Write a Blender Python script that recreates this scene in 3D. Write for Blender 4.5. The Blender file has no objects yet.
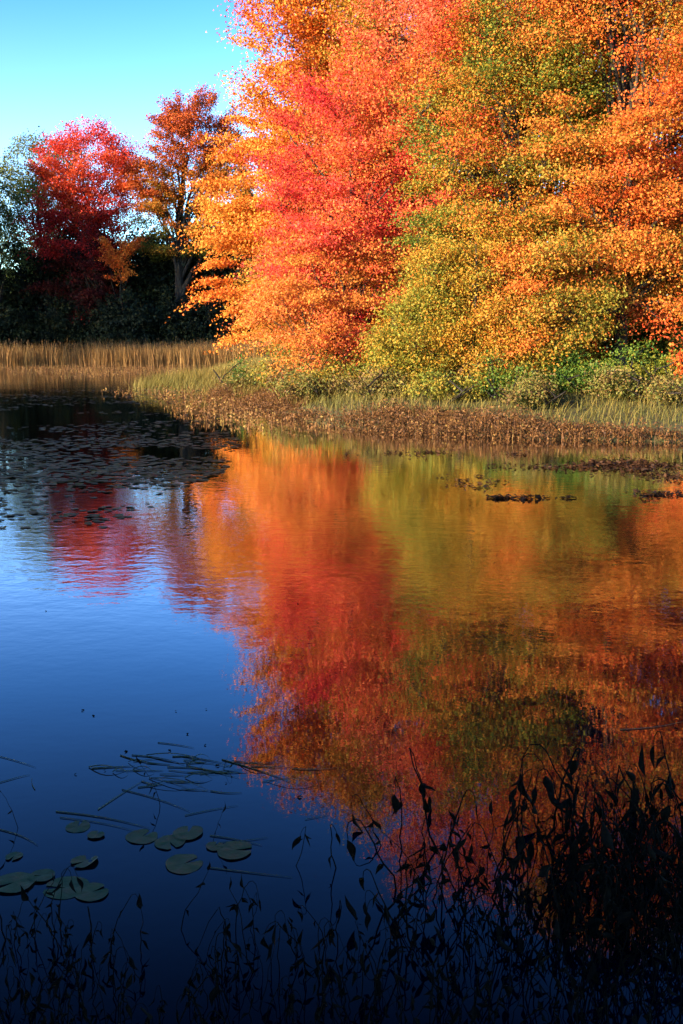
import bpy, math, random
import numpy as np
from mathutils import Vector, noise as mnoise

rng = np.random.default_rng(11)
random.seed(11)
SC = bpy.context.scene
COL = SC.collection
R = math.radians

# ------------------------------------------------------------------ camera
CAM_H, LENS, FPX = 1.8, 35.0, 995.6
PITCH = math.atan((512 - 345) / FPX)
cam_d = bpy.data.cameras.new('camera')
cam_d.sensor_fit = 'VERTICAL'; cam_d.sensor_height = 36.0; cam_d.sensor_width = 24.0
cam_d.lens = LENS; cam_d.clip_end = 5000; cam_d.clip_start = 0.05
cam = bpy.data.objects.new('camera', cam_d); COL.objects.link(cam)
cam.location = (0, 0, CAM_H); cam.rotation_euler = (math.pi / 2 - PITCH, 0, 0)
SC.camera = cam


def on_water(px, py, z=0.0):
    """the point of the water (or of height z) seen at that place of the photograph"""
    u, v = (px - 341.5) / FPX, (512 - py) / FPX
    cp, sp = math.cos(PITCH), math.sin(PITCH)
    dy, dz = cp + v * sp, -sp + v * cp
    t = (z - CAM_H) / dz
    return Vector((u * t, dy * t, z))


def height_of(py, Y):
    v = (512 - py) / FPX
    cp, sp = math.cos(PITCH), math.sin(PITCH)
    return CAM_H + Y * (-sp + v * cp) / (cp + v * sp)


# ------------------------------------------------------------------ helpers
def tag(o, label=None, cat=None, group=None, kind=None):
    if label: o['label'] = label
    if cat: o['category'] = cat
    if group: o['group'] = group
    if kind: o['kind'] = kind
    return o


def empty(name, loc, rz=0.0):
    o = bpy.data.objects.new(name, None)
    o.empty_display_size = 0.2
    COL.objects.link(o); o.location = loc; o.rotation_euler = (0, 0, rz)
    return o


def mesh_np(name, V, Fs, mat, smooth=False, attrs=None):
    """V (n,3); Fs a list of (m,k) index arrays"""
    me = bpy.data.meshes.new(name)
    V = np.asarray(V, np.float32).reshape(-1, 3)
    me.vertices.add(len(V)); me.vertices.foreach_set('co', V.ravel())
    loops = np.concatenate([np.asarray(f, np.int32).ravel() for f in Fs])
    tot = np.concatenate([np.full(len(f), np.asarray(f).shape[1], np.int32) for f in Fs])
    start = np.concatenate([[0], np.cumsum(tot)[:-1]]).astype(np.int32)
    me.loops.add(len(loops)); me.loops.foreach_set('vertex_index', loops)
    me.polygons.add(len(tot)); me.polygons.foreach_set('loop_start', start)
    if smooth:
        me.polygons.foreach_set('use_smooth', np.ones(len(tot), bool))
    me.update(calc_edges=True)
    for k, a in (attrs or {}).items():
        at = me.attributes.new(k, 'FLOAT', 'POINT')
        at.data.foreach_set('value', np.asarray(a, np.float32))
    me.materials.append(mat)
    return me


def add(name, me, parent=None, loc=None):
    o = bpy.data.objects.new(name, me); COL.objects.link(o)
    if parent is not None: o.parent = parent
    if loc is not None: o.location = loc
    return o


def unit(a):
    return a / np.maximum(np.linalg.norm(a, axis=-1, keepdims=True), 1e-9)


def wob(P, s, seed):
    """a smooth -1..1 field for hue and outline variety"""
    r = np.random.default_rng(seed)
    out = np.zeros(len(P))
    for k in range(7):
        d = unit(r.normal(size=3)) * s * r.uniform(0.6, 1.8)
        out += np.sin(P @ d + r.uniform(0, 6.28))
    return out / 3.2


def leaf_geo(P, N, A, S, fold=0.20, wid=0.36):
    """folded diamond leaves"""
    N = unit(N); A = unit(A - N * (A * N).sum(1, keepdims=True)); B = np.cross(N, A)
    S = S[:, None]
    v0 = P - A * S * 0.45
    v1 = P + B * S * wid + N * S * fold + A * S * 0.03
    v2 = P + A * S * 0.55 - N * S * 0.10
    v3 = P - B * S * wid + N * S * fold * 0.8 + A * S * 0.03
    V = np.stack([v0, v1, v2, v3], 1).reshape(-1, 3)
    F = np.arange(len(P) * 4, dtype=np.int32).reshape(-1, 4)
    return V, F


def tubes_geo(paths, sides=6):
    Vs, Fs, off = [], [], 0
    ang = np.linspace(0, 2 * np.pi, sides, endpoint=False)
    for pts, rad in paths:
        pts = np.asarray(pts, float); rad = np.asarray(rad, float); k = len(pts)
        T = unit(np.gradient(pts, axis=0))
        ref = np.array([0.31, 0.94, 0.11]) if abs(T[0, 2]) > 0.8 else np.array([0, 0, 1.0])
        U = unit(np.cross(T, ref)); W = np.cross(T, U)
        ring = pts[:, None] + (U[:, None] * np.cos(ang)[None, :, None] + W[:, None] * np.sin(ang)[None, :, None]) * rad[:, None, None]
        Vs.append(ring.reshape(-1, 3))
        i = np.arange(k - 1)[:, None] * sides; j = np.arange(sides)[None]; j2 = (j + 1) % sides
        f = np.stack([i + j, i + j2, i + sides + j2, i + sides + j], -1).reshape(-1, 4) + off
        Fs.append(f); off += k * sides
    return np.concatenate(Vs), np.concatenate(Fs).astype(np.int32)


def blades_geo(base, h, w, lean, bend, rz, segs=3):
    """tapered grass blades: arrays of one value each"""
    n = len(base)
    d = np.stack([np.cos(rz), np.sin(rz), np.zeros(n)], 1)
    side = np.stack([-np.sin(rz + rng.normal(0, .8, n)), np.cos(rz + rng.normal(0, .8, n)), np.zeros(n)], 1)
    rows = []
    for s in range(segs + 1):
        t = s / segs
        c = base + d * (h * (lean * t + bend * t * t))[:, None]
        c[:, 2] += h * t * (1 - 0.35 * np.clip(bend, 0, 1.5) * t)
        ww = (w * (1 - t) ** 0.6 * 0.5 + w * 0.04)[:, None]
        rows += [c - side * ww, c + side * ww]
    V = np.stack(rows, 1).reshape(-1, 3)
    k = 2 * (segs + 1)
    q = np.array([[2 * s, 2 * s + 1, 2 * s + 3, 2 * s + 2] for s in range(segs)])
    F = (np.arange(n)[:, None, None] * k + q[None]).reshape(-1, 4)
    return V, F.astype(np.int32), k


class Acc:
    def __init__(s): s.V, s.F, s.H, s.o = [], [], [], 0
    def put(s, V, F, H=None):
        s.V.append(V); s.F.append(F + s.o); s.o += len(V)
        s.H.append(np.full(len(V), 0.5) if H is None else H)
    def mesh(s, name, mat, smooth=False):
        return mesh_np(name, np.concatenate(s.V), [np.concatenate(s.F)], mat, smooth, {'hue': np.concatenate(s.H)})


# ------------------------------------------------------------------ materials
def new_mat(name):
    m = bpy.data.materials.new(name); m.use_nodes = True
    nt = m.node_tree; nt.nodes.clear()
    out = nt.nodes.new('ShaderNodeOutputMaterial')
    return m, nt, out


def ramp_node(nt, cols, interp='LINEAR'):
    r = nt.nodes.new('ShaderNodeValToRGB'); cr = r.color_ramp; cr.interpolation = interp
    n = len(cols)
    while len(cr.elements) < n: cr.elements.new(0.5)
    for i, c in enumerate(cols):
        p, c = (c if isinstance(c[0], float) and isinstance(c[1], tuple) else (i / (n - 1), c))
        cr.elements[i].position = p; cr.elements[i].color = (*c, 1)
    return r


def leaf_mat(name, cols, trans=0.27, rough=0.6, spec=0.15):
    m, nt, out = new_mat(name)
    at = nt.nodes.new('ShaderNodeAttribute'); at.attribute_name = 'hue'
    rp = ramp_node(nt, cols); nt.links.new(at.outputs['Fac'], rp.inputs[0])
    p = nt.nodes.new('ShaderNodeBsdfPrincipled')
    p.inputs['Roughness'].default_value = rough
    p.inputs['Specular IOR Level'].default_value = spec
    tr = nt.nodes.new('ShaderNodeBsdfTranslucent')
    mx = nt.nodes.new('ShaderNodeMixShader'); mx.inputs[0].default_value = trans
    nt.links.new(rp.outputs[0], p.inputs['Base Color']); nt.links.new(rp.outputs[0], tr.inputs['Color'])
    nt.links.new(p.outputs[0], mx.inputs[1]); nt.links.new(tr.outputs[0], mx.inputs[2])
    nt.links.new(mx.outputs[0], out.inputs['Surface'])
    return m


def noise_mat(name, cols, scale=4.0, rough=0.8, spec=0.2, bump=0.0, stretch=(1, 1, 1), detail=5):
    m, nt, out = new_mat(name)
    tc = nt.nodes.new('ShaderNodeTexCoord'); mp = nt.nodes.new('ShaderNodeMapping')
    mp.inputs['Scale'].default_value = stretch
    nt.links.new(tc.outputs['Object'], mp.inputs['Vector'])
    nz = nt.nodes.new('ShaderNodeTexNoise'); nz.inputs['Scale'].default_value = scale; nz.inputs['Detail'].default_value = detail
    nt.links.new(mp.outputs[0], nz.inputs['Vector'])
    n = len(cols)
    rp = ramp_node(nt, [(0.3 + 0.4 * i / (n - 1), c) for i, c in enumerate(cols)])
    nt.links.new(nz.outputs[0], rp.inputs[0])
    p = nt.nodes.new('ShaderNodeBsdfPrincipled'); p.inputs['Roughness'].default_value = rough
    p.inputs['Specular IOR Level'].default_value = spec
    nt.links.new(rp.outputs[0], p.inputs['Base Color'])
    if bump:
        b = nt.nodes.new('ShaderNodeBump'); b.inputs['Strength'].default_value = bump; b.inputs['Distance'].default_value = 0.05
        nt.links.new(nz.outputs[0], b.inputs['Height']); nt.links.new(b.outputs[0], p.inputs['Normal'])
    nt.links.new(p.outputs[0], out.inputs['Surface'])
    return m


M = {}
M['bark'] = noise_mat('bark', [(.012, .009, .006), (.035, .025, .017), (.065, .048, .034)], 9, .9, .12, .6, (1, 1, .25))
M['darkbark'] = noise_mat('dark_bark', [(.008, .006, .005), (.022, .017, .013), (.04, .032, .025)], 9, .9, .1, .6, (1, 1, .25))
M['ground'] = noise_mat('ground', [(.035, .024, .012), (.08, .06, .025), (.07, .075, .02), (.13, .09, .04)], 7, .95, .1, .5, detail=9)
M['orange'] = leaf_mat('orange_leaves', [(0.428, 0.047, 0.011), (0.577, 0.112, 0.014), (0.651, 0.186, 0.023), (0.614, 0.233, 0.028), (0.353, 0.205, 0.023)])
M['gold'] = leaf_mat('gold_leaves', [(0.440, 0.072, 0.010), (0.480, 0.144, 0.016), (0.432, 0.200, 0.020), (0.320, 0.200, 0.020), (0.160, 0.160, 0.016)])
M['olive'] = leaf_mat('olive_leaves', [(0.493, 0.085, 0.013), (0.442, 0.153, 0.017), (0.323, 0.196, 0.019), (0.187, 0.170, 0.015), (0.085, 0.119, 0.013)])
M['mixed'] = leaf_mat('mixed_leaves', [(0.451, 0.041, 0.016), (0.508, 0.098, 0.015), (0.443, 0.164, 0.016), (0.279, 0.180, 0.016), (0.131, 0.148, 0.015), (0.057, 0.090, 0.010)])
M['rightorange'] = leaf_mat('burnt_orange_leaves', [(0.476, 0.047, 0.013), (0.544, 0.098, 0.015), (0.578, 0.153, 0.024), (0.459, 0.187, 0.024), (0.170, 0.153, 0.015)])
M['red'] = leaf_mat('red_leaves', [(0.423, 0.015, 0.020), (0.589, 0.037, 0.033), (0.644, 0.078, 0.039), (0.626, 0.129, 0.032), (0.534, 0.184, 0.028)])
M['pink'] = leaf_mat('pink_red_leaves', [(0.468, 0.025, 0.021), (0.595, 0.076, 0.043), (0.629, 0.145, 0.051), (0.561, 0.204, 0.043)])
M['crimson'] = leaf_mat('crimson_leaves', [(.05, .006, .005), (.10, .008, .006), (.38, .014, .012), (.52, .026, .015), (.62, .050, .018), (.62, .10, .018)], .25)  # darkest stops put shade of the lower crown into the leaf colour
M['rust'] = leaf_mat('rust_leaves', [(.30, .045, .012), (.42, .09, .012), (.42, .15, .015), (.20, .13, .012), (.07, .075, .01)], .3)
M['willow'] = leaf_mat('willow_leaves', [(.06, .085, .03), (.10, .12, .03), (.17, .17, .03)], .35)
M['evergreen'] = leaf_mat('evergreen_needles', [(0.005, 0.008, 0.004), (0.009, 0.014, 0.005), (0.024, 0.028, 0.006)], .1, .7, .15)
M['shrubgreen'] = leaf_mat('green_shrub_leaves', [(.022, .050, .008), (.045, .095, .011), (.10, .14, .014), (.24, .20, .02)])
M['shrubyellow'] = leaf_mat('yellow_green_shrub_leaves', [(.06, .085, .012), (.14, .15, .018), (.28, .20, .024), (.38, .16, .022)])
M['shrubbrown'] = leaf_mat('brown_shrub_leaves', [(.075, .042, .018), (.15, .075, .026), (.19, .13, .03), (.10, .11, .018)])
M['cattail'] = leaf_mat('cattail_blades', [(.085, .040, .013), (.18, .088, .026), (.27, .150, .045), (.06, .032, .013)], .2)
M['grass'] = leaf_mat('shore_grass_blades', [(.07, .072, .013), (.155, .115, .022), (.235, .155, .036), (.19, .095, .028)], .3)
M['dry'] = leaf_mat('dry_weed_leaves', [(.035, .015, .006), (.105, .042, .012), (.18, .078, .022), (.25, .155, .035)], .15, .6)
M['blackstem'] = noise_mat('withered_stalk', [(.004, .0035, .0025), (.008, .006, .004)], 30, .85, .02)
M['blackleaf'] = noise_mat('withered_leaf', [(.004, .0035, .0025), (.010, .007, .004), (.006, .005, .003)], 25, .85, .02)
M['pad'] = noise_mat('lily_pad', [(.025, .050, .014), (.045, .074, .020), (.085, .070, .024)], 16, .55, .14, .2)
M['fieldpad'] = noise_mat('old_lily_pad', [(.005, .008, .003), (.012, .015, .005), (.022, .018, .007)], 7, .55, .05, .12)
M['straw'] = noise_mat('floating_straw', [(.03, .042, .018), (.06, .07, .03), (.085, .075, .036)], 12, .6, .2)


def water_mat():
    m, nt, out = new_mat('pond_water')
    L = nt.links.new
    body = nt.nodes.new('ShaderNodeBsdfDiffuse'); body.inputs['Color'].default_value = (.0005, .0010, .004, 1)
    gl = nt.nodes.new('ShaderNodeBsdfGlossy'); gl.inputs['Roughness'].default_value = .012
    fr = nt.nodes.new('ShaderNodeFresnel'); fr.inputs['IOR'].default_value = 1.36
    mx = nt.nodes.new('ShaderNodeMixShader')
    tc = nt.nodes.new('ShaderNodeTexCoord')
    sep = nt.nodes.new('ShaderNodeSeparateXYZ'); L(tc.outputs['Object'], sep.inputs[0])

    def nz(scale, detail, sx=1, sy=1, rough=.5):
        mp = nt.nodes.new('ShaderNodeMapping'); mp.inputs['Scale'].default_value = (sx, sy, 1)
        L(tc.outputs['Object'], mp.inputs['Vector'])
        n = nt.nodes.new('ShaderNodeTexNoise'); n.inputs['Scale'].default_value = scale; n.inputs['Detail'].default_value = detail
        n.inputs['Roughness'].default_value = rough
        L(mp.outputs[0], n.inputs['Vector']); return n.outputs[0]

    def math_(op, a, b=None, c=None):
        n = nt.nodes.new('ShaderNodeMath'); n.operation = op
        for i, x in enumerate((a, b, c)):
            if x is None: continue
            if isinstance(x, (int, float)): n.inputs[i].default_value = x
            else: L(x, n.inputs[i])
        return n.outputs[0]

    fine, mid, big = nz(16, 2, 1, 1.25), nz(5, 2, 1, 1.3), nz(.9, 1)
    # a breath of wind crosses the open middle of the pond
    mr = nt.nodes.new('ShaderNodeMapRange'); mr.interpolation_type = 'SMOOTHSTEP'
    mr.inputs['From Min'].default_value = 4.8; mr.inputs['From Max'].default_value = 8.5
    L(sep.outputs['Y'], mr.inputs['Value'])
    mr2 = nt.nodes.new('ShaderNodeMapRange'); mr2.interpolation_type = 'SMOOTHSTEP'
    mr2.inputs['From Min'].default_value = 10.5; mr2.inputs['From Max'].default_value = 16
    mr2.inputs['To Min'].default_value = 1; mr2.inputs['To Max'].default_value = .45
    L(sep.outputs['Y'], mr2.inputs['Value'])
    patch = nz(.35, 2, .6, 1.4)
    pm = nt.nodes.new('ShaderNodeMapRange'); pm.inputs['From Min'].default_value = .35; pm.inputs['From Max'].default_value = .65
    pm.inputs['To Min'].default_value = .45; pm.inputs['To Max'].default_value = 1.15
    L(patch, pm.inputs['Value'])
    wind = math_('MULTIPLY_ADD', math_('MULTIPLY', math_('MULTIPLY', mr.outputs[0], mr2.outputs[0]), pm.outputs[0]), .92, .08)
    hgt = math_('MULTIPLY', math_('ADD', math_('MULTIPLY', fine, .0012), math_('MULTIPLY', mid, .0034)), wind)
    hgt = math_('ADD', hgt, math_('MULTIPLY', big, .0016))
    b = nt.nodes.new('ShaderNodeBump'); b.inputs['Strength'].default_value = 1; b.inputs['Distance'].default_value = 1
    L(hgt, b.inputs['Height'])
    for nd in (gl, fr): L(b.outputs[0], nd.inputs['Normal'])
    k = math_('MULTIPLY_ADD', fr.outputs[0], 2.5, -.095)
    k.node.use_clamp = True
    L(k, mx.inputs[0]); L(body.outputs[0], mx.inputs[1]); L(gl.outputs[0], mx.inputs[2])
    L(mx.outputs[0], out.inputs['Surface'])
    return m


M['water'] = water_mat()

# ------------------------------------------------------------------ terrain and water
POND = np.array([(-2.6, 1.2), (5, 1.2), (12, 3), (17, 9), (15, 15), (10, 17.6), (6.2, 18.6), (3.9, 19.3), (2.1, 20.4), (.4, 21.6), (-1, 24), (-2.0, 27),
                 (-2.8, 31), (-3.8, 35.5), (-6.2, 38.6), (-8.0, 40.2), (-8.6, 42), (-7.8, 46), (-8.2, 60), (-9, 78), (-10, 89), (-22, 90), (-42, 88),
                 (-60, 80), (-52, 58), (-33, 36), (-17, 18), (-8, 8.5), (-4.4, 5.2), (-2.9, 3.0)])


def shore_dist(X, Y):
    """signed distance to the pond's edge, positive on land"""
    X = np.asarray(X, float); Y = np.asarray(Y, float)
    best = np.full(X.shape, 1e9); inside = np.zeros(X.shape, bool)
    n = len(POND)
    for i in range(n):
        a, b = POND[i], POND[(i + 1) % n]
        d = b - a
        t = np.clip(((X - a[0]) * d[0] + (Y - a[1]) * d[1]) / (d @ d), 0, 1)
        best = np.minimum(best, np.hypot(X - a[0] - t * d[0], Y - a[1] - t * d[1]))
        c = ((a[1] > Y) != (b[1] > Y)) & (X < (b[0] - a[0]) * (Y - a[1]) / (b[1] - a[1] + 1e-12) + a[0])
        inside ^= c
    return np.where(inside, -best, best)


def ground_z(X, Y):
    s = shore_dist(X, Y)
    P = np.stack([np.asarray(X, float), np.asarray(Y, float), 0 * np.asarray(X, float)], -1).reshape(-1, 3)
    w = (wob(P, .5, 5) * .10 + wob(P, 1.7, 6) * .04).reshape(np.shape(s))
    z = np.where(s > 0, .95 * (1 - np.exp(-s / 4.5)) + .02 + w * np.clip(s / 2, 0, 1), -.7 * (1 - np.exp(s / 1.2)) - .01)
    far = np.clip((np.hypot(X, Y) - 105) / 300, 0, 1)
    return z + far * 3 * (s > 0)


def axis(lo, hi, fine_lo, fine_hi, st):
    a = list(np.arange(fine_lo, fine_hi, st)); x, d = fine_lo, st
    left = []
    while x > lo: d *= 1.3; x -= d; left.append(x)
    x, d = a[-1], st; right = []
    while x < hi: d *= 1.3; x += d; right.append(x)
    return np.array(left[::-1] + a + right)


gx, gy = axis(-2500, 2500, -40, 20, .5), axis(-2500, 2500, -3, 100, .5)
GX, GY = np.meshgrid(gx, gy)
GZ = ground_z(GX, GY)
i = np.arange(len(gy) - 1)[:, None] * len(gx) + np.arange(len(gx) - 1)[None]
F = np.stack([i, i + 1, i + 1 + len(gx), i + len(gx)], -1).reshape(-1, 4)
tag(add('ground', mesh_np('ground', np.stack([GX, GY, GZ], -1), [F], M['ground'], True)), kind='structure')

wv = [(-75, -1, 0), (25, -1, 0), (25, 110, 0), (-75, 110, 0)]
tag(add('water', mesh_np('water', wv, [np.array([[0, 1, 2, 3]])], M['water'])), kind='structure')


# ------------------------------------------------------------------ trees
def gz(x, y): return float(ground_z(np.array([x]), np.array([y]))[0])


def make_tree(name, label, cat, xy, blobs, mat, n_clump, per, leaf, trunk_r=.16, fork=.35, group=None, hue=(.5, .2, .09), seed=1,
              spray=(1.0, .75, .24), droop=.25, stems=1, lean=(0, 0), shell=.5, up=.9, hue_h=0.0, top_frac=.92, blob_hue=None, hue_s=.9):
    """blobs: crown masses (x, y, z, rx, ry, rz, share) in world metres relative to the trunk's foot; sprays of leaves hang on real branches"""
    global rng
    rng_keep = rng; rng = np.random.default_rng(seed)
    if group == BANK: per, leaf = int(per * 2.8), leaf * .61
    x, y = xy; z0 = gz(x, y) - .05
    root = tag(empty(name, (x, y, z0)), label, cat, group)
    B = np.array([b[:7] for b in blobs], float)
    pr = B[:, 6] / B[:, 6].sum()
    k = rng.choice(len(B), n_clump, p=pr)
    d = unit(rng.normal(size=(n_clump, 3)))
    rad = shell + (1 - shell) * rng.random(n_clump) ** .6
    rad *= 1 + .16 * wob(d * 3, 1.0, seed + 7) + .06 * rng.normal(size=n_clump)
    C = B[k, :3] + d * rad[:, None] * B[k, 3:6]
    ztop = (B[:, 2] + B[:, 5]).max()
    C[:, 2] = np.maximum(C[:, 2], .35)
    # trunk(s) and limbs
    paths = []
    tops = []
    bm = (B[:, :3] * pr[:, None]).sum(0)
    for s in range(stems):
        a = rng.uniform(0, 6.28)
        e = np.array([bm[0] * .8 + lean[0] + (0 if stems == 1 else .9 * math.cos(a)), bm[1] * .8 + lean[1] + (0 if stems == 1 else .9 * math.sin(a)), ztop * top_frac * rng.uniform(.9, 1)])
        t = np.linspace(0, 1, 9)
        p = np.outer(t ** 1.2, e) + np.stack([np.sin(t * 5 + a) * .018 * ztop, np.cos(t * 4 + a) * .015 * ztop, 0 * t], 1) * t[:, None]
        p[:, :2] += 0 if stems == 1 else .12 * np.array([math.cos(a), math.sin(a)])
        r = trunk_r * (1 - t) ** .8 * (1 if stems == 1 else .75) + .012
        r[0] *= 1.35
        paths.append((p, r)); tops.append((p, r))
    nl = max(5, n_clump // 9)
    cen = C[rng.choice(n_clump, min(nl, n_clump), replace=False)]
    limbs = []
    for c in cen:
        p, r = tops[rng.integers(len(tops))]
        q = np.clip((c[2] * rng.uniform(.45, .75) / max(p[-1, 2], .1)), fork * .6, .93)
        idx = q * (len(p) - 1); i0 = int(idx); f = idx - i0
        i1 = min(i0 + 1, len(p) - 1)
        st = p[i0] * (1 - f) + p[i1] * f; r0 = (r[i0] * (1 - f) + r[i1] * f) * .55
        t = np.linspace(0, 1, 6)[:, None]
        e = st + (c - st) * .93
        pth = st + (e - st) * t + np.array([0, 0, 1.0]) * (np.sin(t * np.pi) * .10 * np.linalg.norm(c - st)) + rng.normal(0, .04, (6, 3)) * np.linalg.norm(c - st) * t * (1 - t) * 4
        limbs.append(pth); paths.append((pth, np.linspace(max(r0, .02), .012, 6)))
    LP = np.concatenate(limbs)
    for c in C:
        j = np.argmin(np.linalg.norm(LP - c, axis=1) + np.maximum(0, LP[:, 2] - c[2]) * .6)
        st = LP[j]; L = np.linalg.norm(c - st)
        if L < .15: continue
        t = np.linspace(0, 1, 4)[:, None]
        pth = st + (c - st) * t + rng.normal(0, .06, (4, 3)) * L * t
        paths.append((pth, np.linspace(.014, .006, 4) * (1 + .15 * L)))
    V, F = tubes_geo(paths, 6)
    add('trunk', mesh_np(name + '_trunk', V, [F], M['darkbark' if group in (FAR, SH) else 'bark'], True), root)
    # leaves
    n = n_clump * per
    ci = np.repeat(np.arange(n_clump), per)
    o = C - bm * np.array([1, 1, .55]); o[:, 2] *= .25; o = unit(o + rng.normal(0, .25, o.shape))
    s_ = unit(np.cross(o, [0, 0, 1.0])); w_ = np.cross(s_, o)
    size = rng.uniform(.65, 1.3, n_clump)
    l = np.clip(rng.normal(0, .5, (n, 3)), -1.25, 1.25)
    al, ac, av = l[:, 0] * spray[0], l[:, 1] * spray[1], l[:, 2] * spray[2]
    P = C[ci] + (o[ci] * al[:, None] + s_[ci] * ac[:, None] + w_[ci] * av[:, None]) * size[ci, None]
    P[:, 2] -= droop * (np.maximum(al, 0) ** 2 + .4 * ac ** 2) * size[ci]
    P += .12 * leaf / .1 * rng.normal(size=P.shape) * .35
    N = rng.normal(size=(n, 3)) + np.array([-.35, -.35, up])
    A = o[ci] * .8 + rng.normal(0, .6, (n, 3)) + np.array([0, 0, -.5])
    S = leaf * rng.uniform(.4, 1.35, n)
    keep = P[:, 2] > .1
    Wp = C + np.array([x, y, 0])
    if blob_hue is not None: hmean = np.array(blob_hue)[k]
    else: hmean = np.full(n_clump, hue[0])
    hc = hmean + hue[1] * .55 * rng.normal(size=n_clump) + hue[1] * wob(Wp, hue_s, seed + 3) + hue_h * (C[:, 2] / ztop - .5)
    H = np.clip(hc[ci] + hue[2] * rng.normal(size=n), .01, .99)
    V, F = leaf_geo(P[keep], N[keep], A[keep], S[keep])
    add('crown', mesh_np(name + '_crown', V, [F], mat, False, {'hue': np.repeat(H[keep], 4)}), root)
    rng = rng_keep
    return root


SH = 'shrubs along the foot of the bright trees'
BANK = 'autumn trees crowding the near right bank'
FAR = 'trees of the dark wood beyond the cattails'
# ---- the sunlit trees on the right bank
make_tree('maple_tree', 'tall orange maple at the left end of the bright bank, its sprays outlined against sky', 'tree', (-.6, 37),
          [(.2, 0, 8.4, 3.6, 3.4, 7.2, 5), (-2.4, -.6, 3.9, 1.9, 2.0, 2.3, 1.1), (-2.1, -.4, 6.6, 2.1, 2.2, 2.0, 1.0), (.5, -.5, 3.6, 3.0, 2.2, 2.4, .8), (.5, -.2, 12.6, 2.4, 2.2, 2.4, 1.4)], M['orange'], 390, 220, .155,
          trunk_r=.22, group=BANK, hue=(.58, .18, .15), seed=21, spray=(1.1, .8, .19), blob_hue=[.6, .52, .55, .8, .62], top_frac=.8)
make_tree('maple_tree', 'brilliant scarlet maple glowing in the middle of the bank', 'tree', (.1, 30.6),
          [(.0, 0, 5.4, 2.5, 2.2, 3.3, 4), (1.2, .2, 8.0, 1.9, 1.8, 2.0, 1.3), (-.7, -.6, 2.7, 1.9, 1.6, 1.8, 1.3), (1.9, -.3, 5.6, 1.8, 1.5, 2.8, 1.6)], M['red'], 350, 190, .105,
          trunk_r=.15, group=BANK, hue=(.36, .24, .16), seed=22, spray=(.8, .62, .22), blob_hue=[.44, .54, .88, .62], hue_s=1.8)
make_tree('maple_tree', 'olive gold tree rising behind the scarlet maple with green patches', 'tree', (1.9, 35.5),
          [(0, 0, 11.5, 3.0, 3, 4.6, 3), (0, 0, 7, 2.6, 2.6, 4, 1)], M['olive'], 190, 150, .125, trunk_r=.2, group=BANK, hue=(.48, .18, .1), seed=23)
make_tree('maple_tree', 'tall pinkish red maple rising behind the others at the picture top', 'tree', (4.3, 31),
          [(0, 0, 12.0, 2.8, 2.7, 3.7, 3), (-1.0, -.4, 9.0, 2.6, 2.3, 3.0, 2)], M['pink'], 230, 170, .115, trunk_r=.2, group=BANK, hue=(.5, .18, .1), seed=24)
make_tree('maple_tree', 'half turned green and orange tree right of the scarlet maple', 'tree', (4.15, 26.2),
          [(0, 0, 5.6, 2.3, 2.0, 4.1, 4), (.6, 0, 8.4, 2.4, 1.8, 2.5, 1.8), (-.6, -.6, 3.0, 1.8, 1.5, 2.0, 1.2), (.9, -.9, 1.9, 1.3, 1.0, 1.2, .8)], M['mixed'], 370, 190, .10,
          trunk_r=.16, group=BANK, hue=(.50, .30, .17), seed=25, blob_hue=[.62, .54, .56, .6], spray=(.8, .62, .23), hue_s=1.9)
make_tree('maple_tree', 'big burnt orange tree filling the right side with a bare lower trunk', 'tree', (7.0, 25.4),
          [(0, 0, 8.2, 2.9, 2.5, 6.2, 5), (-.9, -.4, 4.4, 2.2, 2.0, 2.4, 1.6), (-1.9, -1.3, 2.2, 1.5, 1.1, 1.4, .9), (1.6, -.8, 2.7, 1.5, 1.1, 1.5, .9), (.6, .3, 11.4, 2.5, 2.2, 3.0, 2)], M['rightorange'], 520, 200, .10,
          trunk_r=.17, group=BANK, hue=(.44, .30, .17), seed=26, spray=(.8, .62, .23), blob_hue=[.52, .66, .70, .60, .46], hue_s=1.9)
make_tree('maple_tree', 'orange tree cut off by the right picture edge', 'tree', (11.2, 25.0),
          [(0, 0, 7.6, 3.0, 2.5, 6.0, 5), (-.6, -.4, 3.6, 2.4, 2.0, 2.2, 1.2)], M['orange'], 240, 170, .11, trunk_r=.18, group=BANK, hue=(.45, .2, .1), seed=27)
make_tree('maple_tree', 'low golden tree in front of the scarlet maple and the half green tree', 'tree', (3.2, 25.0),
          [(0, 0, 2.3, 1.7, 1.4, 1.8, 3), (.9, -.4, 1.4, 1.3, 1.1, 1.1, 1.2), (-1.2, -.2, 1.3, 1.2, 1, 1.0, 1)], M['gold'], 170, 190, .09, trunk_r=.07, group=BANK, hue=(.58, .24, .18), seed=28, stems=2, spray=(.6, .5, .26))
make_tree('maple_tree', 'rusty yellow tree standing in the gap behind the golden one', 'tree', (6.0, 33),
          [(0, 0, 6, 3.2, 2.6, 5, 3)], M['gold'], 130, 150, .12, trunk_r=.16, group=BANK, hue=(.4, .2, .1), seed=29)

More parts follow.
